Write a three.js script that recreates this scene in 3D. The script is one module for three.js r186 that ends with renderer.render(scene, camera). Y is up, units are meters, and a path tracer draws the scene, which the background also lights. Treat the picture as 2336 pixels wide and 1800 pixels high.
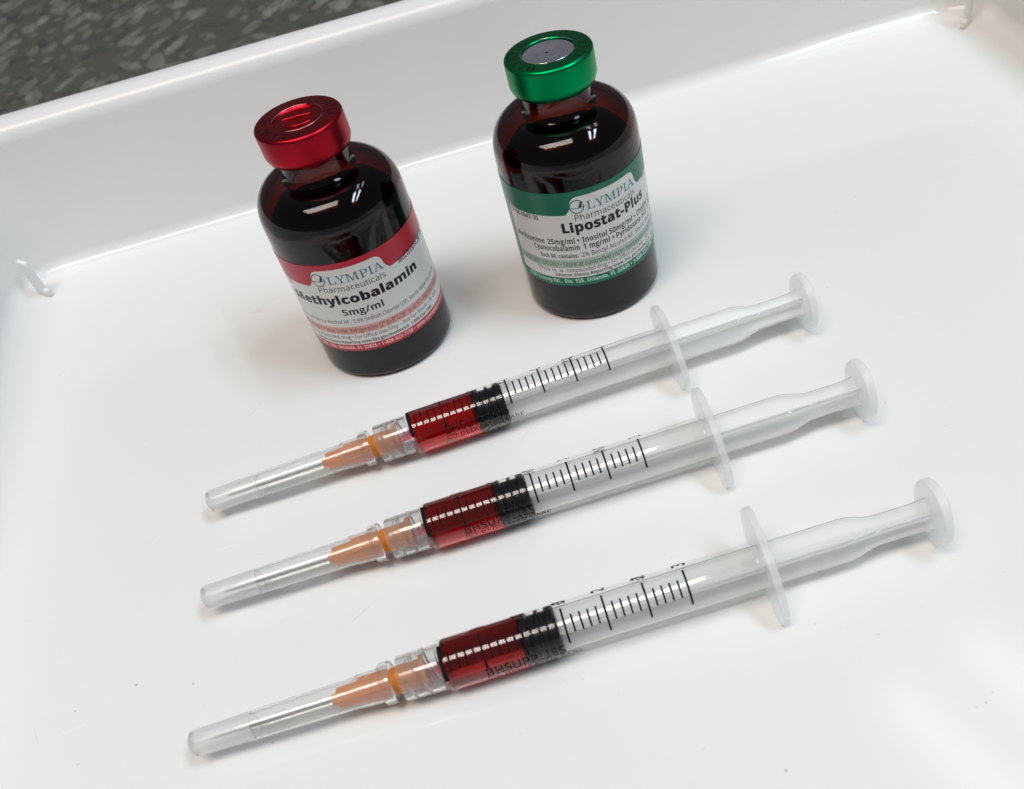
import * as THREE from 'three';
import { mergeGeometries } from 'three/addons/utils/BufferGeometryUtils.js';
import { RoundedBoxGeometry } from 'three/addons/geometries/RoundedBoxGeometry.js';
import { FontLoader } from 'three/addons/loaders/FontLoader.js';
import { RectAreaLightUniformsLib } from 'three/addons/lights/RectAreaLightUniformsLib.js';

// ------------------------------------------------------------------ camera, light, exposure
const scene = new THREE.Scene();
const V3 = (x, y, z) => new THREE.Vector3(x, y, z);
const MM = 0.001, RAD = Math.PI / 180;
const W = 2336, H = 1800, FOCAL = 2173.5;
const camera = new THREE.PerspectiveCamera(2 * Math.atan(H / 2 / FOCAL) / RAD, W / H, 0.02, 20);
{
  const pitch = 50.25 * RAD, roll = -14.87 * RAD;
  const fw = V3(0, -Math.sin(pitch), -Math.cos(pitch)), rt = V3(1, 0, 0), up = rt.clone().cross(fw);
  camera.position.set(0, 0.16067, 0.2);
  camera.up.copy(rt).multiplyScalar(-Math.sin(roll)).addScaledVector(up, Math.cos(roll));
  camera.lookAt(camera.position.clone().add(fw));
  camera.setViewOffset(W, H, -204.4, -337.7, W, H);      // the photograph is an off-centre crop
  camera.focus = 0.222;
  camera.userData.fStop = 24;
}
scene.background = new THREE.Color(0.105, 0.105, 0.106);    // the dim room around
const renderer = new THREE.WebGLRenderer({ antialias: true });
renderer.toneMapping = THREE.LinearToneMapping;
renderer.toneMappingExposure = 1.02;
renderer.shadowMap.enabled = true;
RectAreaLightUniformsLib.init();

const names = new Map();
function numbered(n) { const k = names.get(n) ?? 0; names.set(n, k + 1); return k ? `${n}_${String(k).padStart(3, '0')}` : n; }
function thing(name, label, category, group) {
  const o = new THREE.Group(); o.name = numbered(name); o.userData = { label, category };
  if (group) o.userData.group = group;
  scene.add(o); return o;
}
function part(name, geometry, material, parent) {
  const m = new THREE.Mesh(geometry, material); m.name = name; m.castShadow = m.receiveShadow = true; parent.add(m); return m;
}
const std = (o) => new THREE.MeshStandardMaterial(o), phys = (o) => new THREE.MeshPhysicalMaterial(o);
const lin = (r, g, b) => new THREE.Color().setRGB(r, g, b);

// two ceiling fittings behind and to the right of the camera: a warm one with three tubes, a cool one with two; the dim third is added
function ceilingLamp(label, [x, y, z], turn, length, spacing, wide, count, color, strength) {
  const t = thing('ceiling_lamp', label, 'lamp', 'fluorescent ceiling lamps');
  t.position.set(x, y, z); t.rotation.y = turn;
  const w = spacing * count + 0.06;
  const housing = new RoundedBoxGeometry(length + 0.08, 0.06, w, 2, 0.01); housing.translate(0, 0.075, 0);
  part('housing', housing, std({ color: lin(0.6, 0.6, 0.6), roughness: 0.5 }), t);
  const tubeMat = std({ color: 0xffffff, emissive: color, emissiveIntensity: 1.5, roughness: 0.4 });
  for (let k = 0; k < count; k++) {
    const off = (k - (count - 1) / 2) * spacing;
    const g = new RoundedBoxGeometry(length, 0.03, wide, 2, 0.012); g.translate(0, 0.03, off);
    part('light_strip', g, tubeMat, t);
    const l = new THREE.RectAreaLight(color, strength, length, wide);
    l.position.set(0, 0.004, off); l.rotation.x = -Math.PI / 2; l.name = 'strip_glow'; t.add(l);
  }
}
ceilingLamp('warm white ceiling lamp with three light strips above the near side of the tray', [-0.42, 1.7, 0.48], 4 * RAD, 1.2, 0.19, 0.15, 3, new THREE.Color(1, 0.90, 0.82), 10.8);
ceilingLamp('cool white ceiling lamp with two light strips above the right side of the tray', [1.0, 1.7, 0.46], 109 * RAD, 1.2, 0.24, 0.11, 2, new THREE.Color(0.72, 0.875, 1), 26);
ceilingLamp('short dim lamp with two light strips, added above the far right of the tray for the floor streak', [0.71, 1.7, -0.57], 111.7 * RAD, 0.5, 0.22, 0.08, 2, new THREE.Color(0.9, 0.97, 1), 4);  // added fitting, there only to mirror as the pale streak on the tray floor

// ------------------------------------------------------------------ helpers
// A profile of [radius, height] turned about y. Going up along the outside, in along the top, down along the inside.
function revolve(profile, { segs = 96, closed = true, crease = 38, from = -180, to = 180 } = {}) {
  const n = profile.length, segN = closed ? n : n - 1, nrm = [];
  for (let i = 0; i < segN; i++) {
    const a = profile[i], b = profile[(i + 1) % n], dr = b[0] - a[0], dy = b[1] - a[1], l = Math.hypot(dr, dy) || 1;
    nrm.push([dy / l, -dr / l]);
  }
  const cosC = Math.cos(crease * RAD), pos = [], nor = [], uv = [], idx = [];
  const ys = profile.map((p) => p[1]), y0 = Math.min(...ys), y1 = Math.max(...ys);
  const smooth = (i, j) => { // normal at the join of segments i and j, as seen from i
    if (i < 0 || j < 0 || i >= segN || j >= segN) return null;
    const a = nrm[i], b = nrm[j];
    if (a[0] * b[0] + a[1] * b[1] < cosC) return a;
    const s = [a[0] + b[0], a[1] + b[1]], l = Math.hypot(...s); return [s[0] / l, s[1] / l];
  };
  for (let i = 0; i < segN; i++) {
    const a = profile[i], b = profile[(i + 1) % n], prev = closed ? (i - 1 + segN) % segN : i - 1, next = closed ? (i + 1) % segN : i + 1;
    const na = smooth(i, prev) ?? nrm[i], nb = smooth(i, next) ?? nrm[i], base = pos.length / 3;
    for (let j = 0; j <= segs; j++) {
      const f = j / segs, th = (from + (to - from) * f) * RAD, s = Math.sin(th), c = Math.cos(th);
      for (const [p, q] of [[a, na], [b, nb]]) {
        pos.push(p[0] * s, p[1], p[0] * c); nor.push(q[0] * s, q[1], q[0] * c); uv.push(f, (p[1] - y0) / (y1 - y0 || 1));
      }
    }
    for (let j = 0; j < segs; j++) {
      const k = base + 2 * j;
      if (a[0] > 1e-9) idx.push(k, k + 2, k + 1);
      if (b[0] > 1e-9) idx.push(k + 2, k + 3, k + 1);
    }
  }
  const g = new THREE.BufferGeometry();
  g.setAttribute('position', new THREE.Float32BufferAttribute(pos, 3));
  g.setAttribute('normal', new THREE.Float32BufferAttribute(nor, 3));
  g.setAttribute('uv', new THREE.Float32BufferAttribute(uv, 2));
  g.setIndex(idx);
  return g;
}
const mm = (g) => g.scale(MM, MM, MM);
// A profile of [along, radius] turned about x.
const turnX = (profile, o) => { const g = revolve(profile.map(([t, r]) => [r, t]), o); g.rotateZ(-Math.PI / 2); return mm(g); };
const arc = (cx, cy, r, a0, a1, n = 6) => Array.from({ length: n + 1 }, (_, i) => { const a = (a0 + (a1 - a0) * i / n) * RAD; return [cx + r * Math.cos(a), cy + r * Math.sin(a)]; });
function rng(seed) { return () => { seed = (seed + 0x6d2b79f5) | 0; let t = Math.imul(seed ^ (seed >>> 15), 1 | seed); t = (t + Math.imul(t ^ (t >>> 7), 61 | t)) ^ t; return ((t ^ (t >>> 14)) >>> 0) / 4294967296; }; }
function canvas(w, h) { const c = document.createElement('canvas'); c.width = w; c.height = h; return [c, c.getContext('2d')]; }
function colorMap(c) { const t = new THREE.CanvasTexture(c); t.colorSpace = THREE.SRGBColorSpace; t.anisotropy = 8; return t; }
const K = (x, y, z) => V3(x * MM, y * MM, (z + 200) * MM);   // camera-based millimetres to the scene

// ------------------------------------------------------------------ countertop
{
  const N = 1024, [c, x] = canvas(N, N), r = rng(7);
  x.fillStyle = '#52534d'; x.fillRect(0, 0, N, N);
  const blob = (px, py, a, b, rot, fill) => {
    x.fillStyle = fill;
    for (const ox of [-N, 0, N]) for (const oy of [-N, 0, N]) {
      if (px + ox < -60 || px + ox > N + 60 || py + oy < -60 || py + oy > N + 60) continue;
      x.beginPath();
      const m = 11, jr = rng(Math.floor(px * 31 + py * 17));
      for (let i = 0; i < m; i++) {
        const t = i / m * 2 * Math.PI, k = 0.8 + 0.35 * jr(), ex = a * k * Math.cos(t), ey = b * k * Math.sin(t);
        const qx = px + ox + ex * Math.cos(rot) - ey * Math.sin(rot), qy = py + oy + ex * Math.sin(rot) + ey * Math.cos(rot);
        if (i) x.lineTo(qx, qy); else x.moveTo(qx, qy);
      }
      x.closePath(); x.fill();
    }
  };
  for (let i = 0; i < 900; i++) blob(r() * N, r() * N, 3 + 16 * r(), 3 + 9 * r(), r() * 6.3, `rgba(${48 + 20 * r()},${49 + 20 * r()},${44 + 20 * r()},0.45)`);
  for (let i = 0; i < 900; i++) { const g = 108 + 26 * r(); blob(r() * N, r() * N, 5 + 11 * r(), 3 + 5 * r(), 1.35 + 1.4 * (r() - 0.5), `rgba(${g},${g + 1},${g - 5},0.5)`); }
  for (let i = 0; i < 430; i++) { const g = 126 + 30 * r(); blob(r() * N, r() * N, 13 + 16 * r(), 7 + 7 * r(), 1.35 + 0.9 * (r() - 0.5) + (r() < 0.25 ? 1.2 * r() : 0), `rgba(${g},${g + 2},${g - 5},0.42)`); }
  const t = colorMap(c); t.wrapS = t.wrapT = THREE.RepeatWrapping; t.repeat.set(1 / 0.32, 1 / 0.32);
  const g = new THREE.BoxGeometry(2.4, 0.03, 1.0); g.translate(0, -0.015, 0);
  const p = g.attributes.position, u = g.attributes.uv;
  for (let i = 0; i < p.count; i++) u.setXY(i, p.getX(i), p.getZ(i));
  const m = part('countertop', g, std({ map: t, roughness: 0.42 }), scene);
  m.userData = { kind: 'structure', label: 'dark grey laminate countertop with pale grey flecks under the tray' };
  m.position.set(0, -0.0026, -0.2); m.rotation.y = 0.05;
}

// ------------------------------------------------------------------ tray
// dust specks on the tray floor: [x, z, length, angle, strength]
const SPECKS = [[59.4, -74.5, 0.7, 0.6, 0.3], [61.4, -76, 0.4, 1, 0.3], [57.4, -74.1, 0.4, 2, 0.25], [21.3, -71.7, 0.6, 0.8, 0.6], [-105, -128.6, 0.7, 2.2, 0.75], [-92, -124.8, 0.45, 1, 0.7], [-118.2, -125.9, 0.7, 0.2, 0.35], [-115.4, -112.2, 0.9, 2, 0.25], [33.4, -164.2, 0.45, 0.3, 0.5], [-74, -105.3, 0.5, 1, 0.5], [71.9, -152.3, 0.5, 2, 0.2]];
const TRAY = { yaw: 2.85 * RAD, cu: 19.8, cv: -159.4, hw: 171.7, hd: 160, r: 18 };
{
  const t = thing('plastic_tray', 'shallow white glossy plastic tray holding the vials and syringes', 'tray');
  const c = Math.cos(TRAY.yaw), s = Math.sin(TRAY.yaw);
  t.position.copy(K(TRAY.cu * c + TRAY.cv * s, 0, -TRAY.cu * s + TRAY.cv * c)); t.rotation.y = TRAY.yaw;
  // sections: [distance out from the foot of the wall, height]
  const sec = [], cut = [];
  for (const q of arc(-4.5, 4.5, 4.5, -90, -6, 7)) sec.push(q);
  const wallFrom = sec.length - 1;
  sec.push([2.0, 22]);
  for (const q of arc(9.3, 40.2, 5.8, 176, 90, 9)) sec.push(q);
  const rimFrom = wallFrom + 2 + 3;
  for (const q of arc(11.2, 44.4, 1.6, 90, 0, 5)) sec.push(q);
  sec.push([12.8, 37.5]);
  for (const q of arc(12.2, 37.4, 0.6, 0, -180, 4)) sec.push(q);
  sec.push([11.6, 43.4]); sec.push([8.2, 43.6]);
  const outFrom = sec.length - 1;
  sec.push([6.6, 42]); sec.push([2.2, 0]); sec.push([0.5, -2.2]); sec.push([-2, -2.55]); sec.push([-90, -2.55]);
  const ring = (d) => { // outline of the rounded rectangle at distance d
    const rr = TRAY.r + d, pts = [], N = 14;
    const corners = [[1, 1, 0], [1, -1, 90], [-1, -1, 180], [-1, 1, 270]];
    for (const [sx, sz, a0] of corners) {
      const cx = sx * (TRAY.hw - TRAY.r), cz = sz * (TRAY.hd - TRAY.r);
      for (let i = 0; i <= N; i++) {
        const a = (a0 + 90 * i / N) * RAD, R = Math.max(rr, 0.01);
        pts.push([cx + R * Math.sin(a) + Math.min(rr, 0) * sx, cz + R * Math.cos(a) + Math.min(rr, 0) * sz]);
      }
    }
    return pts;
  };
  const rings = sec.map(([d]) => ring(d)), M = rings[0].length;
  const pos = [], idx = [], group = [];
  sec.forEach(([, y], i) => rings[i].forEach(([px, pz]) => pos.push(px, y, pz)));
  for (let i = 0; i < sec.length - 1; i++) for (let j = 0; j < M; j++) {
    const j2 = (j + 1) % M, a = i * M + j, b = i * M + j2, d = (i + 1) * M + j, e = (i + 1) * M + j2;
    idx.push(a, d, b, b, d, e); const k = i < wallFrom ? 0 : i < rimFrom ? 1 : i < outFrom ? 2 : 3; group.push(k, k);
  }
  // floor: a fan of rings
  const base0 = pos.length / 3; pos.push(0, 0, 0);
  for (let j = 0; j < M; j++) { idx.push(base0, j, (j + 1) % M); group.push(0); }
  const full = new THREE.BufferGeometry();
  full.setAttribute('position', new THREE.Float32BufferAttribute(pos, 3)); full.setIndex(idx); full.computeVertexNormals();
  const P = full.attributes.position, Nn = full.attributes.normal;
  // make sure that the floor faces up
  const flip = Nn.getY(base0) < 0;
  const uv = []; for (let i = 0; i < P.count; i++) uv.push(P.getX(i) / 380 + 0.5, 0.5 - P.getZ(i) / 380);
  const pick = (k) => {
    const g = new THREE.BufferGeometry(), map = new Map(), p = [], n = [], u = [], id = [];
    for (let f = 0; f < group.length; f++) if (group[f] === k) {
      const tri = [0, 1, 2].map((q) => idx[3 * f + q]); if (flip) tri.reverse();
      for (const v of tri) {
        if (!map.has(v)) { map.set(v, p.length / 3); p.push(P.getX(v), P.getY(v), P.getZ(v)); const w = flip ? -1 : 1; n.push(w * Nn.getX(v), w * Nn.getY(v), w * Nn.getZ(v)); u.push(uv[2 * v], uv[2 * v + 1]); }
        id.push(map.get(v));
      }
    }
    g.setAttribute('position', new THREE.Float32BufferAttribute(p, 3)); g.setAttribute('normal', new THREE.Float32BufferAttribute(n, 3)); g.setAttribute('uv', new THREE.Float32BufferAttribute(u, 2)); g.setIndex(id);
    return mm(g);
  };
  const N = 2048, [cv, x] = canvas(N, N), r = rng(21), px = N / 380;
  x.fillStyle = '#e6e6e4'; x.fillRect(0, 0, N, N);
  // dust, short fibres and scuffs; given at camera-based floor coordinates
  const toPx = (X, Z) => { const u = X * c - Z * s - TRAY.cu, v = X * s + Z * c - TRAY.cv; return [(u / 380 + 0.5) * N, (v / 380 + 0.5) * N]; };
  const fleck = (X, Z, l, w, a, col) => { const [p, q] = toPx(X, Z); x.save(); x.translate(p, q); x.rotate(a); x.fillStyle = col; x.beginPath(); x.ellipse(0, 0, l * px / 2, w * px / 2, 0, 0, 7); x.fill(); x.restore(); };
  for (let i = 0; i < 90; i++) fleck(-150 + 310 * r(), -300 + 260 * r(), 0.25 + 0.5 * r(), 0.18 + 0.12 * r(), 6 * r(), `rgba(70,70,66,${0.06 + 0.22 * r() * r()})`);
  for (let i = 0; i < 26; i++) fleck(-150 + 310 * r(), -300 + 260 * r(), 2 + 5 * r(), 0.14, 6 * r(), `rgba(120,120,116,${0.1 + 0.14 * r()})`);
  for (let i = 0; i < 26; i++) fleck(-150 + 310 * r(), -300 + 260 * r(), 3 + 9 * r(), 0.16, 0.3 * r() - 0.15, `rgba(255,255,255,0.35)`);
  for (const [X, Z, l, a, o] of SPECKS) fleck(X, Z, 0.75 * l, 0.26, a, `rgba(40,40,38,${o})`);
  for (let i = 0; i < 14; i++) fleck(-84 + 3.6 * r(), -257 + 1.8 * r(), 0.8 + r(), 0.3, 0.4 * r(), 'rgba(226,140,120,0.20)');
  const floorMat = phys({ map: colorMap(cv), roughness: 0.12, specularIntensity: 0.75 });
  const plain = phys({ color: 0xe6e6e4, roughness: 0.24, specularIntensity: 0.75 });
  part('base', pick(0), floorMat, t); part('wall', pick(1), plain, t); part('rim', pick(2), plain, t); part('outside', pick(3), plain, t);
  for (const sx of [-1, 1]) {
    const g = new RoundedBoxGeometry(5.2, 12.5, 1.8, 3, 0.7), f = new RoundedBoxGeometry(2.6, 2.6, 1.8, 3, 0.6);
    g.translate(0, 6.2, 0); f.translate(3.4, 1.3, 0);
    const q = mm(mergeGeometries([g, f])); const o = part('corner_rib', q, plain, t);
    o.rotation.y = sx < 0 ? -45 * RAD : -135 * RAD; o.position.set(sx * (TRAY.hw - 10.4) * MM, 0, -(TRAY.hd - 13.6) * MM);
  }
}

// ------------------------------------------------------------------ vials
const R = 18.25;
const M = {
  amber: phys({ color: 0xffffff, transmission: 1, thickness: 0.0016, ior: 1.45, roughness: 0.01, attenuationColor: lin(0.37, 0.10, 0.013), attenuationDistance: 0.0016 }),
  drug: phys({ color: lin(0.009, 0.0012, 0.0016), roughness: 0.9, specularIntensity: 0 }),
  rubber: std({ color: lin(0.115, 0.115, 0.135), roughness: 0.6 }),
  bright: std({ color: lin(0.8, 0.8, 0.8), metalness: 1, roughness: 0.25 }),
};
function labelCanvas(spec) {
  const w = 2048, h = Math.round(w / (2 * Math.PI * R) * (spec.y1 - spec.y0)), [c, x] = canvas(w, h), k = w / 360, m = h / (spec.y1 - spec.y0);
  const X = (th) => (th + 180) * k, Y = (y) => (spec.y1 - y) * m;
  x.fillStyle = '#dcdcda'; x.fillRect(0, 0, w, h);
  x.fillStyle = spec.color;
  x.fillRect(0, 0, w, Y(spec.bandTop)); x.fillRect(0, Y(spec.bandLow), w, h);
  x.fillRect(0, 0, X(spec.center - 91), h);                       // coloured end of the label
  x.fillRect(X(spec.center + 100), 0, w, h);
  // white tab behind the maker's name
  x.fillStyle = '#dcdcda'; x.beginPath();
  const L = X(spec.center - 28.6), Rr = X(spec.center + 28.6), b = Y(spec.bandTop) + 1, t = Y(spec.bandTop + 4.5), rad = 2.1 * m;
  x.moveTo(L - 5.6 * k, b); x.quadraticCurveTo(L - 1.5 * k, b - 1.1 * m, L - 1.2 * k, b - 2 * m);
  x.quadraticCurveTo(L - 0.6 * k, t, L + rad, t); x.lineTo(Rr - rad, t); x.quadraticCurveTo(Rr + 0.6 * k, t, Rr + 1.2 * k, b - 2 * m); x.quadraticCurveTo(Rr + 1.6 * k, b - 1.1 * m, Rr + 5.6 * k, b);
  x.closePath(); x.fill();
  x.fillStyle = spec.stripe; x.fillRect(X(spec.center - 91), Y(spec.s1), X(spec.center + 100) - X(spec.center - 91), Y(spec.s0) - Y(spec.s1));
  const text = (str, from, to, base, cap, font, fill) => {         // from/to in degrees; the text is fitted between them
    x.save(); x.font = `${font.includes('bold') ? 'bold ' : ''}${Math.round(cap * m / 0.714)}px ${font.replace('bold ', '')}`; x.fillStyle = fill; x.textBaseline = 'alphabetic';
    const wd = x.measureText(str).width; x.translate(X(from), Y(base)); x.scale((X(to) - X(from)) / wd, 1); x.fillText(str, 0, 0); if (cap >= 1.9 && font.includes('bold')) { x.lineWidth = 0.16 * m; x.lineJoin = 'round'; x.strokeStyle = fill; x.strokeText(str, 0, 0); }
    x.restore();
  };
  const C = spec.center, teal = '#2d6f78', ink = '#151517';
  { // the maker's mark: a mortar with its pestle standing in for the O
    const ox = X(C - 24.2), oy = Y(spec.bandTop + 1.85), s = 1.72 * m;
    x.strokeStyle = teal; x.lineCap = 'round'; x.lineWidth = 0.30 * m;
    x.beginPath(); x.ellipse(ox, oy, s, s, 0, -0.15, Math.PI * 1.72); x.stroke();
    x.lineWidth = 0.2 * m; x.beginPath(); x.moveTo(ox - s * 0.85, oy + 0.1 * s); x.quadraticCurveTo(ox, oy + 0.42 * s, ox + s, oy + 0.1 * s); x.stroke();
    x.fillStyle = '#23343a'; x.beginPath(); x.moveTo(ox + 0.2 * s, oy + 0.22 * s); x.lineTo(ox + 0.62 * s, oy - 0.72 * s); x.lineTo(ox + 0.95 * s, oy - 0.66 * s); x.lineTo(ox + 0.62 * s, oy + 0.22 * s); x.fill();
  }
  text('LYMPIA', C - 17.0, C + 28.8, spec.bandTop + 0.5, 2.15, 'serif', teal);
  text('Pharmaceuticals', C - 28, C + 28.3, spec.bandTop - 1.85, 1.6, 'sans-serif', '#3a3c40');
  spec.print(text, C, ink);
  return colorMap(c);
}
function capCanvas(base, ink, starts) {
  const N = 1024, [c, x] = canvas(N, N), D = 22, sc = N / D;
  x.fillStyle = base; x.fillRect(0, 0, N, N);
  x.fillStyle = ink; x.font = `${Math.round(3.3 * sc)}px serif`; x.textAlign = 'center'; x.textBaseline = 'alphabetic';
  for (const [a0, a1] of starts) [...'OLYMPIA'].forEach((ch, i) => {
    const at = [0, 0.19, 0.36, 0.56, 0.74, 0.87, 1][i], th = (a0 + (a1 - a0) * at) * RAD, r = 7.3;
    x.save(); x.translate(N / 2 + r * Math.sin(th) * sc, N / 2 + r * Math.cos(th) * sc); x.rotate(Math.PI - th); x.scale(0.8, 1); x.fillText(ch, 0, 0); x.restore();
  });
  return colorMap(c);
}
function planarUV(g, D) { const p = g.attributes.position, u = g.attributes.uv; for (let i = 0; i < p.count; i++) u.setXY(i, 0.5 + p.getX(i) / D, 0.5 - p.getZ(i) / D); return g; }
function shoulder(r0, r1, y0, y1, n = 14, e = 0.8) { return Array.from({ length: n + 1 }, (_, i) => { const a = i / n * Math.PI / 2; return [r0 + (r1 - r0) * Math.cos(a) ** e, y0 + (y1 - y0) * Math.sin(a) ** e]; }); }
function vial(label, [vx, vz], spec) {
  const t = thing('vial', label, 'vial', undefined); t.position.copy(K(vx, 0, vz));
  const outer = [[0, 0.9], [13, 0.7], [15.2, 0.1], [16.2, 0.02], ...arc(16.05, 2.2, 2.2, -80, 0, 6), [R, 30], ...shoulder(9.4, R, 41, 51), [8.7, 51.7], [8.4, 52.6], [8.4, 55.6], [9.5, 56.6], [9.5, 60.1]];
  const inner = [[6.4, 60.1], [6.4, 53.2], [7.0, 50.6], ...shoulder(8.2, R - 1.65, 40.6, 49.4).reverse(), [R - 1.65, 30], [R - 1.65, 5.2], ...arc(R - 3.9, 5.2, 2.25, 0, -90, 5), [0, 3.2]];
  part('bottle', mm(revolve([...outer, ...inner], { segs: 128, closed: false })), M.amber, t);
  const lr = R - 1.35;   // the liquid wets the glass: no air between them
  part('liquid', mm(revolve([[0, 2.9], [R - 3.9, 2.8], [lr - 0.9, 3.4], [lr, 5.2], [lr, spec.level + 0.35], [lr - 0.6, spec.level], [0, spec.level]], { segs: 128, closed: false, crease: 30 })), M.drug, t);
  part('label', mm(revolve([[R + 0.03, spec.y0], [R + 0.11, spec.y0], [R + 0.11, spec.y1], [R + 0.03, spec.y1]], { segs: 160, from: -180, to: 180 })), phys({ map: labelCanvas(spec), roughness: 0.28, specularIntensity: 0.8 }), t);
  // crimped seal
  const cr = 10.62, sealMat = phys({ map: capCanvas(spec.seal, spec.sealInk, spec.starts), metalness: 1, roughness: 0.36 });
  const hole = spec.hole ?? 0;
  const rim = [...arc(9.6, 56.9, 0.65, -150, -30, 4), [cr - 0.05, 57.6], [cr, 58.5], ...arc(cr - 0.9, 62.95, 0.9, 0, 90, 6)];
  const seal = hole
    ? revolve([[8.45, 56.7], [8.9, 56.25], ...rim, [hole + 0.15, 63.85], [hole, 63.7], [hole, 63.35], [10.0, 63.2], [10.0, 57.2], [8.45, 57]], { segs: 128 })
    : revolve([[8.45, 56.7], [8.9, 56.25], ...rim, [6.1, 63.85], [5.75, 63.5], [0, 63.45]], { segs: 128, closed: false });
  const s = part('seal', planarUV(seal, 22).scale(MM, MM, MM), sealMat, t);
  if (hole) {
    // bare metal edge left where the centre was torn out, in bits
    const bits = [];
    for (const [a, b] of [[-60, -15], [-10, 25], [30, 52], [70, 110], [140, 175], [190, 210]]) {
      const g = new THREE.TorusGeometry(hole + 0.1, 0.09, 6, 24, (b - a) * RAD); g.rotateX(Math.PI / 2); g.rotateY((a - 90) * RAD); g.translate(0, 63.86, 0); bits.push(g);
    }
    part('torn_edge', mm(mergeGeometries(bits)), M.bright, s);
    const st = part('stopper', mm(revolve([[9.3, 60.15], [9.3, 63.1], [hole - 0.02, 63.1], [hole - 0.25, 63.42], [3.25, 63.36], [2.95, 63.14], [2.6, 63.34], [2.3, 63.2], [0, 63.2]], { segs: 96, closed: false })), M.rubber, t);
    const pr = []; for (const a of [0.3, 1.4, 2.6]) { const g = new THREE.BoxGeometry(0.9, 0.06, 0.12); g.rotateY(a); g.translate(-0.35, 63.23, -0.4); pr.push(g); }
    part('puncture', mm(mergeGeometries(pr)), std({ color: lin(0.01, 0.01, 0.012), roughness: 0.9 }), st);
  } else {
    const arcs = [], bars = [];
    for (const [a, b] of [[-94, 14], [27, 81], [100, 118], [135, 250]]) {
      const g = new THREE.TorusGeometry(6.15, 0.1, 6, 40, (b - a) * RAD); g.rotateX(Math.PI / 2); g.rotateY((a - 90) * RAD); g.translate(0, 63.84, 0); arcs.push(g);
    }
    part('score_line', mm(mergeGeometries(arcs)), std({ color: lin(0.75, 0.35, 0.36), metalness: 1, roughness: 0.3 }), s);
    const bar = (x0, x1, z, bow, r) => {
      const pts = Array.from({ length: 9 }, (_, i) => { const f = i / 8; return V3(x0 + (x1 - x0) * f, 63.5 + (0.1 * Math.sin(Math.PI * f)), z + bow * Math.sin(Math.PI * f)); });
      return new THREE.TubeGeometry(new THREE.CatmullRomCurve3(pts), 24, r, 10);
    };
    for (const b of [bar(-2.6, 3.0, -4.2, -0.5, 0.32), bar(-3.6, 3.2, -0.9, 0, 0.42), bar(-2.8, 2.9, 2.7, 1.0, 0.42)]) bars.push(b);
    for (const b of bars) part('ridge', mm(b), sealMat, s);
    part('stopper', mm(revolve([[9.3, 60.15], [9.3, 63.2], [0, 63.2]], { segs: 64, closed: false })), M.rubber, t);
  }
  return t;
}
vial('amber glass vial with red seal and red and white Methylcobalamin label', [-42.8, -227.3], {
  y0: 9.9, y1: 36.4, bandTop: 30.35, bandLow: 11.95, s0: 15.4, s1: 17.7, center: -1.6, level: 41, color: '#b3283a', stripe: '#d9a09c', seal: '#a51a2a', sealInk: '#060102',
  starts: [[176, 72], [-2, -104]],
  print(text, C, ink) {
    text('MULTI-DOSE', C + 42, C + 69, 29.45, 1.45, 'bold sans-serif', ink); text('30 mL', C + 70.5, C + 88, 29.2, 2.1, 'bold sans-serif', ink);
    text('73198-0046-30', C - 88, C - 57, 28.9, 1.3, 'sans-serif', ink);
    text('Methylcobalamin', C - 60.5, C + 58, 24.9, 2.45, 'bold sans-serif', ink);
    text('5mg/ml', C - 16.5, C + 18.5, 21.35, 1.85, 'bold sans-serif', ink);
    text('Each ML contains: 2% Benzyl Alcohol NF,', C - 88, C - 12.5, 18.85, 1.1, 'sans-serif', '#2a2a2c');
    text('0.9% Sodium Chloride USP, Sterile Water for Injection', C - 10.5, C + 85, 18.85, 1.15, 'sans-serif', '#2a2a2c');
    text('FOR IM INJECTION ONLY • Store Under Refrigeration (2° to 8°C/36° to 46°F) • PROTECT FROM LIGHT', C - 88, C + 92, 15.9, 1.3, 'sans-serif', '#2b1a1a');
    text('This is a compounded drug • For Office Use Only – Not For Resale • Rx Only', C - 70, C + 72, 13.95, 1.1, 'sans-serif', ink);
    text('Adverse Events Reporting www.fda.gov/medwatch  1-800-FDA-1088', C - 56, C + 58, 12.35, 0.95, 'bold sans-serif', ink);
    text('6700 Conroy Rd., Ste. 155, Orlando, FL 32835 • 1-888-323-7788 • www.olympiapharmacy.com', C - 86, C + 92, 10.5, 1.05, 'bold sans-serif', '#f0c9c9');
  },
});
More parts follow.
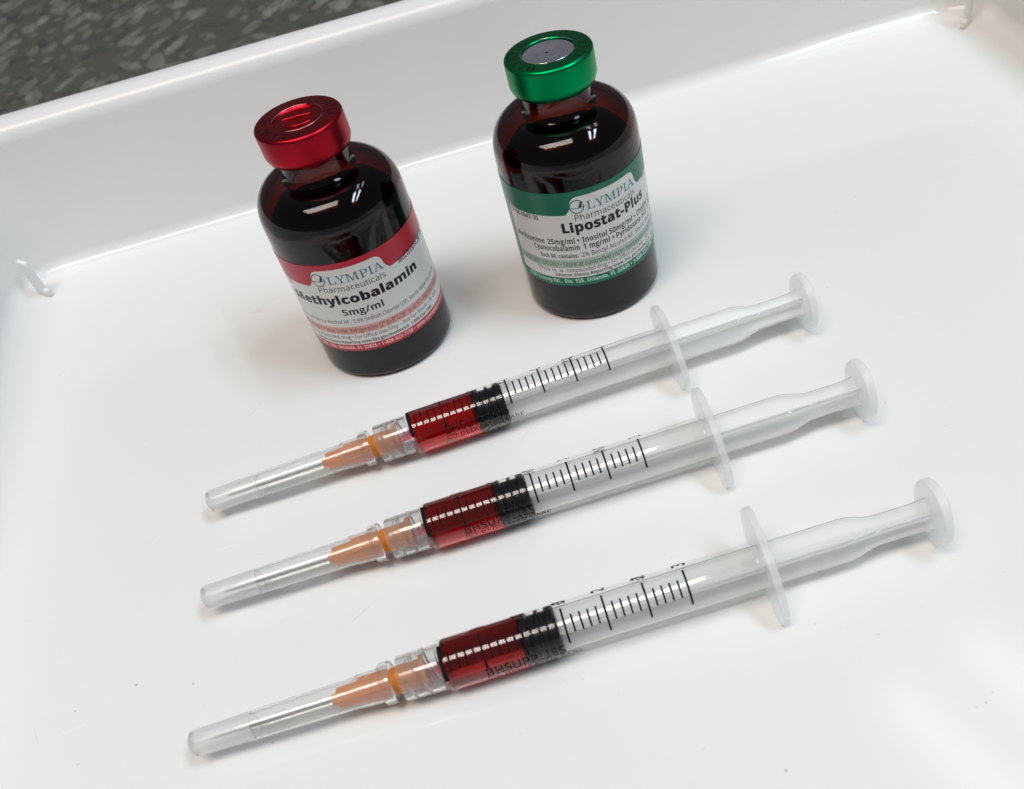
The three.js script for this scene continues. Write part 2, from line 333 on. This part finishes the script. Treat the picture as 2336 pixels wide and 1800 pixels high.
vial('amber glass vial with green seal and green and white Lipostat-Plus label', [17.1, -227.6], {
  y0: 11.85, y1: 38.5, bandTop: 32.5, bandLow: 14.3, s0: 17.3, s1: 19.7, center: 17.6, level: 40.5, color: '#0d6b50', stripe: '#a9bdb0', seal: '#008c52', sealInk: '#010503', hole: 6.35,
  starts: [[144, 42], [-36, -138]],
  print(text, C, ink) {
    text('MULTI-DOSE', C + 42, C + 69, 31.6, 1.45, 'bold sans-serif', ink);
    text('73198-0047-30', -72, -39.5, 31.0, 1.3, 'bold sans-serif', ink);
    text('Lipostat-Plus', -22.3, 57, 27.6, 2.6, 'bold sans-serif', ink);
    text('Methionine', -70.5, -38.5, 24.4, 1.6, 'bold sans-serif', ink); text('25mg/ml •', -36.3, -9.5, 24.4, 1.6, 'bold sans-serif', ink); text('Inositol 50mg/ml • Choline Chloride 50mg/ml', -7.5, C + 96, 24.4, 1.6, 'bold sans-serif', ink);
    text('Cyanocobalamin', -50.7, -10.2, 22.45, 1.6, 'bold sans-serif', ink); text('1 mg/ml • Pyridoxine HCL 175 mg/ml', -7.8, C + 74, 22.45, 1.6, 'bold sans-serif', ink);
    text('Each ML contains:', -45.8, -12.6, 20.3, 1.25, 'bold sans-serif', ink); text('2% Benzyl Alcohol NF, Sterile Water for Injection', -10.5, C + 78, 20.3, 1.3, 'sans-serif', ink);
    text('FOR IM INJECTION ONLY •', -70, -28, 17.8, 1.4, 'sans-serif', '#10231c'); text('Store at controlled room temperature (20° to 25°C/68° to 77°F)', -26.8, C + 90, 17.8, 1.4, 'sans-serif', '#10231c');
    text('This is a', -52.7, -28, 16.05, 1.1, 'sans-serif', ink); text('compounded drug • For Office Use Only – Not For Resale • Rx Only', -25.5, C + 78, 16.05, 1.15, 'sans-serif', ink);
    text('Adverse Events Reporting www.fda.gov/medwatch  1-800-FDA-1088', -36, C + 72, 14.75, 0.95, 'bold sans-serif', ink);
    text('6700 Conroy Rd.,', -66, -31, 12.75, 1.1, 'bold sans-serif', '#b9dccb'); text('Ste. 155, Orlando, FL 32835 • 1-888-323-7788 • www.olympiapharmacy.com', -29.1, C + 110, 12.75, 1.1, 'bold sans-serif', '#c6e6d6');
  },
});

// ------------------------------------------------------------------ syringes
// Built along x, the flange at x = 0, the needle towards -x; the print faces up (+y) and is laid out towards +z.
const clear = phys({ color: lin(0.99, 0.99, 0.987), transmission: 1, thickness: 0, ior: 1.49, roughness: 0.04 });      // thin-walled, so light goes straight through
const glassy = phys({ color: lin(0.985, 0.985, 0.98), transmission: 1, thickness: 0.001, ior: 1.49, roughness: 0.03 });
const hazy = phys({ color: lin(0.985, 0.988, 0.982), transmission: 0.93, thickness: 0.001, ior: 1.22, roughness: 0.06, clearcoat: 0.8, clearcoatRoughness: 0.06 });       // slightly cloudy
const frosted = phys({ color: lin(0.985, 0.988, 0.985), transmission: 0.8, thickness: 0, ior: 1.49, roughness: 0.45, clearcoat: 0.5, clearcoatRoughness: 0.1 });
const frostedTip = phys({ color: lin(0.985, 0.988, 0.985), transmission: 0.82, thickness: 0.001, ior: 1.18, roughness: 0.3, clearcoat: 0.8, clearcoatRoughness: 0.1 });
const milky = phys({ color: lin(0.98, 0.985, 0.98), transmission: 0.75, thickness: 0, ior: 1.49, roughness: 0.42 });
const misty = phys({ color: lin(0.96, 0.965, 0.96), transmission: 0.92, thickness: 0.001, ior: 1.35, roughness: 0.04, clearcoat: 0.7, clearcoatRoughness: 0.05 });
const SY = {
  fluid: phys({ color: 0xffffff, transmission: 1, thickness: 0.004, ior: 1.34, roughness: 0, attenuationColor: lin(0.75, 0.003, 0.055), attenuationDistance: 0.0035 }),
  black: phys({ color: lin(0.006, 0.006, 0.007), roughness: 0.3, specularIntensity: 0.5 }),
  ink: phys({ color: lin(0.006, 0.006, 0.007), roughness: 0.7, specularIntensity: 0.25 }),
  steel: std({ color: lin(0.26, 0.26, 0.27), metalness: 1, roughness: 0.3 }),
  hub: phys({ color: lin(0.97, 0.41, 0.045), transmission: 0.55, thickness: 0, ior: 1.49, roughness: 0.6 }),
};
const RB = 5.35;
function patch(t0, t1, f0, f1, r, n = 14) { // a strip on the barrel's surface; f in degrees from +y towards +z
  const pos = [], nor = [], uv = [], idx = [];
  for (let i = 0; i <= n; i++) {
    const f = (f0 + (f1 - f0) * i / n) * RAD, cy = Math.cos(f), cz = Math.sin(f);
    for (const t of [t0, t1]) { pos.push(t, r * cy, r * cz); nor.push(0, cy, cz); uv.push(0, 0); }
    if (i < n) { const k = 2 * i; idx.push(k, k + 2, k + 1, k + 1, k + 2, k + 3); }
  }
  const g = new THREE.BufferGeometry();
  g.setAttribute('position', new THREE.Float32BufferAttribute(pos, 3)); g.setAttribute('normal', new THREE.Float32BufferAttribute(nor, 3)); g.setAttribute('uv', new THREE.Float32BufferAttribute(uv, 2)); g.setIndex(idx);
  return g;
}
const fonts = { sans: await new FontLoader().loadAsync('fonts/droid/droid_sans_regular.typeface.json'), bold: await new FontLoader().loadAsync('fonts/droid/droid_sans_bold.typeface.json') };
function wrapText(str, font, cap, place, stretch = 1) { // place(x, y) in millimetres -> [t, angle]
  const shapes = fonts[font].generateShapes(str, cap / 0.714), g = new THREE.ShapeGeometry(shapes, 5), p = g.attributes.position, n = g.attributes.normal, r = RB + 0.045;
  g.computeBoundingBox(); const w = g.boundingBox.max.x;
  for (let i = 0; i < p.count; i++) {
    const [t, f] = place(p.getX(i) * stretch, p.getY(i), w * stretch), a = f * RAD;
    p.setXYZ(i, t, r * Math.cos(a), r * Math.sin(a)); n.setXYZ(i, 0, Math.cos(a), Math.sin(a));
  }
  return g;
}
const DEG = 180 / (Math.PI * RB); // degrees of arc per millimetre
function makeSyringe() {
  const s = thing('syringe', '', 'syringe', 'capped syringes of red liquid lying in the tray');
  // barrel with its nozzle
  const barrel = part('barrel', turnX([[-74.6, 1.05], [-74.6, 1.85], [-67.5, 2.15], [-67.3, 2.6], [-67.3, 4.3], [-66.9, 5.0], [-66.3, 5.3], [-65.6, RB], [-2.4, RB], [-2.2, 5.75], [-0.9, 5.8], [1.0, 5.8], [1.0, 4.6], [-42.7, 4.6]], { segs: 96, closed: false }), clear, s);
  const collar = part('luer_collar', turnX([[-75.3, 3.95], [-75.3, 4.55], [-75.0, 4.72], [-67.2, 4.78], [-67.2, 4.0], [-74.9, 3.9]], { segs: 80 }), misty, s);
  for (const ph of [0, Math.PI]) {
    const pts = Array.from({ length: 41 }, (_, i) => { const f = i / 40, a = ph + f * 2.2 * Math.PI; return V3(-74.4 + 6.2 * f, 3.86 * Math.cos(a), 3.86 * Math.sin(a)); });
    part('thread', mm(new THREE.TubeGeometry(new THREE.CatmullRomCurve3(pts), 90, 0.42, 8)), glassy, collar);
  }
  // finger flange: a long oval with two wings
  {
    const sh = new THREE.Shape(), n = 72, a = 12.2, b = 6.6;
    for (let i = 0; i < n; i++) {
      const f = i / n * 2 * Math.PI, cx = Math.cos(f), sx = Math.sin(f);
      const z = a * Math.sign(cx) * Math.abs(cx) ** 0.92, y = b * Math.sign(sx) * Math.abs(sx) ** 1.12;
      if (i) sh.lineTo(z, y); else sh.moveTo(z, y);
    }
    const hole = new THREE.Path(); hole.absarc(0, 0, 4.42, 0, 2 * Math.PI, true); sh.holes.push(hole);
    const g = new THREE.ExtrudeGeometry(sh, { depth: 1.1, bevelEnabled: true, bevelSize: 0.35, bevelThickness: 0.35, bevelSegments: 3, curveSegments: 48 });
    g.rotateY(Math.PI / 2); g.rotateX(-5 * RAD); g.translate(-0.55, 0, 0);
    part('flange', mm(g), frosted, s);
  }
  // print
  const marks = [];
  const at = (ml) => -66.3 + 16.64 * ml, rp = RB + 0.035;
  marks.push(patch(at(0) - 0.3, at(0) + 0.55, -41, 41, rp, 20));
  for (let k = 1; k <= 30; k++) { const t = at(k / 10); marks.push(k % 5 ? patch(t - 0.19, t + 0.19, -19.5, 19.5, rp, 10) : patch(t - 0.21, t + 0.21, -41, 41, rp, 20)); }
  part('graduation', mm(mergeGeometries(marks)), SY.ink, barrel);
  const num = [];
  for (const [ml, str] of [[0.5, '½'], [1, '1'], [1.5, '1½'], [2, '2'], [2.5, '2½'], [3, '3']]) num.push(wrapText(str, 'bold', 2.0, (x, y) => [at(ml) + 1.0 - y, -55 - x * DEG]));
  part('numeral', mm(mergeGeometries(num)), SY.ink, barrel);
  const letters = [
    wrapText('BHSUPPLIES', 'sans', 1.55, (x, y, w) => [-58.9 + 16.2 * x / w, 64.5 - y * DEG]),
    wrapText('DEDICATED CARE', 'sans', 0.88, (x, y, w) => [-55.6 + 16.2 * x / w, 84 - y * DEG]),
    patch(-58.8, -56.4, 70.0, 71.4, rp, 4), patch(-58.8, -56.4, 78.6, 80.0, rp, 4), patch(-58.8, -58.65, 70, 80, rp, 4), patch(-56.55, -56.4, 70, 80, rp, 4),
  ];
  part('lettering', mm(mergeGeometries(letters.map((g) => { const q = g.index ? g.toNonIndexed() : g; return q; }))), SY.ink, barrel);
  // liquid: the chamber and the thread of liquid in the nozzle
  part('liquid', turnX([[-75.5, 0], [-75.5, 1.1], [-66.15, 1.12], [-66.1, 5.0], [-65.9, 5.2], [-65.6, 5.24], [-50.0, 5.22], [-49.8, 4.6], [-49.4, 0]], { segs: 96, closed: false }), SY.fluid, s);
  // rubber stopper
  part('stopper', turnX([[-51.3, 0], [-50.4, 4.0], [-50.2, 4.8], [-49.8, 5.2], [-48.7, 5.25], [-48.3, 4.6], [-46.9, 4.6], [-46.7, 5.2], [-46.1, 5.2], [-45.9, 4.6], [-44.9, 4.6], [-44.6, 5.25], [-43.4, 5.25], [-43.0, 4.9], [-42.8, 4.4], [-42.8, 0]], { segs: 72, closed: false }), SY.black, s);
  // plunger: two crossed blades that narrow beyond the flange, and the thumb disc
  {
    const half = (t) => { const f = THREE.MathUtils.smoothstep(t, 16.5, 23.5); return 4.2 - 1.4 * f + 0.35 * THREE.MathUtils.smoothstep(t, 31, 34.5); };
    const blade = () => {
      const sh = new THREE.Shape(), ts = Array.from({ length: 50 }, (_, i) => -43 + 77.6 * i / 49);
      ts.forEach((t, i) => (i ? sh.lineTo(t, half(t)) : sh.moveTo(t, half(t)))); [...ts].reverse().forEach((t) => sh.lineTo(t, -half(t)));
      const g = new THREE.ExtrudeGeometry(sh, { depth: 0.7, bevelEnabled: true, bevelSize: 0.15, bevelThickness: 0.15, bevelSegments: 2 });
      g.translate(0, 0, -0.35); return g;
    };
    const a = blade(), b = blade(); b.rotateX(Math.PI / 2);
    a.rotateX(38 * RAD); b.rotateX(38 * RAD);
    const p = part('plunger', mm(mergeGeometries([a, b])), milky, s);
    for (const q of [0, 90]) for (const sg of [-1, 1]) {
      const pts = Array.from({ length: 60 }, (_, i) => { const t = -42.5 + 76.8 * i / 59, h = sg * (half(t) - 0.05), an = (38 + q) * RAD; return V3(t, h * Math.cos(an), h * Math.sin(an)); });
      part('blade_edge', mm(new THREE.TubeGeometry(new THREE.CatmullRomCurve3(pts), 120, 0.36, 8)), misty, p);
    }
    part('thumb_disc', turnX([[34.3, 0], [34.3, 5.8], [34.5, 6.9], [34.9, 7.1], [36.0, 7.1], [36.3, 6.85], [36.4, 5.5], [36.2, 0]], { segs: 72, closed: false }), milky, p);
  }
  // needle, hub and the clear cap over them
  const hub = part('needle_hub', turnX([[-89.5, 0.3], [-89.5, 1.15], [-88.4, 1.25], [-88.2, 2.15], [-79.5, 2.5], [-77.2, 2.55], [-76.9, 2.75], [-71.0, 2.85], [-70.8, 3.6], [-70.0, 3.6], [-70.0, 2.05], [-76.5, 1.9], [-77.5, 0.9], [-88.0, 0.3]], { segs: 64 }), SY.hub, s);
  {
    const fins = [];
    for (let k = 0; k < 4; k++) { const g = new RoundedBoxGeometry(6.2, 0.55, 0.5, 2, 0.15); g.translate(-80.6, 2.6, 0); g.rotateX((20 + 90 * k) * RAD); fins.push(g); }
    part('hub_rib', mm(mergeGeometries(fins)), SY.hub, hub);
    part('hub_ring', turnX([[-82.2, 2.3], [-82.2, 2.62], [-81.7, 2.66], [-81.7, 2.3]], { segs: 48 }), SY.hub, hub);
  }
  part('needle', turnX([[-114.1, 0], [-112.6, 0.3], [-80, 0.3], [-80, 0]], { segs: 16, closed: false }), SY.steel, hub);
  const cap = part('needle_cap', turnX([[-105.66, 2.55], [-105.66, 2.99], [-84.2, 3.22], [-84.0, 3.42], [-79.3, 3.52], [-79.3, 3.2], [-83.4, 2.82]], { segs: 72 }), hazy, s);
  part('cap_tip', turnX([[-118.4, 0], [-118.4, 2.0], [-118.15, 2.45], [-117.5, 2.7], [-105.68, 2.93], [-105.68, 2.3], [-117.0, 2.05], [-117.5, 1.6], [-117.6, 0]], { segs: 72, closed: false }), frostedTip, cap);
  part('cap_mouth', turnX([[-79.28, 3.2], [-79.28, 4.15], [-79.0, 4.34], [-77.2, 4.38], [-77.0, 4.2], [-77.0, 3.25]], { segs: 72 }), misty, cap);
  { // raised outline of a tab near the cap's mouth
    const on = (t, f, r = 3.44) => V3(t, r * Math.cos(f * RAD), r * Math.sin(f * RAD));
    const tab = new THREE.CatmullRomCurve3([on(-83.4, 24), on(-80.8, 24), on(-80.1, 30), on(-79.8, 36), on(-80.1, 42), on(-80.8, 48), on(-83.4, 48)], false, 'catmullrom', 0.2);
    const loop = Array.from({ length: 49 }, (_, i) => on(-83.4, i * 7.5));
    part('cap_tab', mm(mergeGeometries([new THREE.TubeGeometry(tab, 40, 0.1, 6), new THREE.TubeGeometry(new THREE.CatmullRomCurve3(loop), 80, 0.08, 6)])), clear, cap);
  }
  return s;
}
const proto = makeSyringe();
const laid = [
  [[28.71, 6.75, -183.26], 4.73, 0.85, 17, 'capped syringe of red liquid lying farthest back, nearest the two vials'],
  [[30.0, 6.75, -149.53], 3.01, 0.85, 26, 'capped syringe of red liquid lying between the two other syringes'],
  [[30.28, 6.75, -111.52], 2.49, 0.85, 30, 'capped syringe of red liquid lying nearest the viewer, farthest from the vials'],
];
const copies = [proto, proto.clone(), proto.clone()];
laid.forEach(([p, yaw, pitch, roll, label], i) => {
  const o = copies[i];
  if (i) { o.name = numbered('syringe'); scene.add(o); }
  o.userData = { ...proto.userData, label };
  o.getObjectByName('plunger').rotation.x = [-15, -19, -23][i] * RAD;
  if (i < 2) { // a small air bubble in two of them
    const [t, f, r] = [[-64.0, 78, 0.28], [-60.3, 22, 0.5]][i], g = new THREE.SphereGeometry(r, 20, 14);
    g.translate(t, 4.75 * Math.cos(f * RAD), 4.75 * Math.sin(f * RAD)); part('bubble', mm(g), clear, o.getObjectByName('liquid'));
  }
  o.position.copy(K(...p)); o.rotation.set(roll * RAD, yaw * RAD, pitch * RAD, 'YZX');
});

renderer.render(scene, camera);
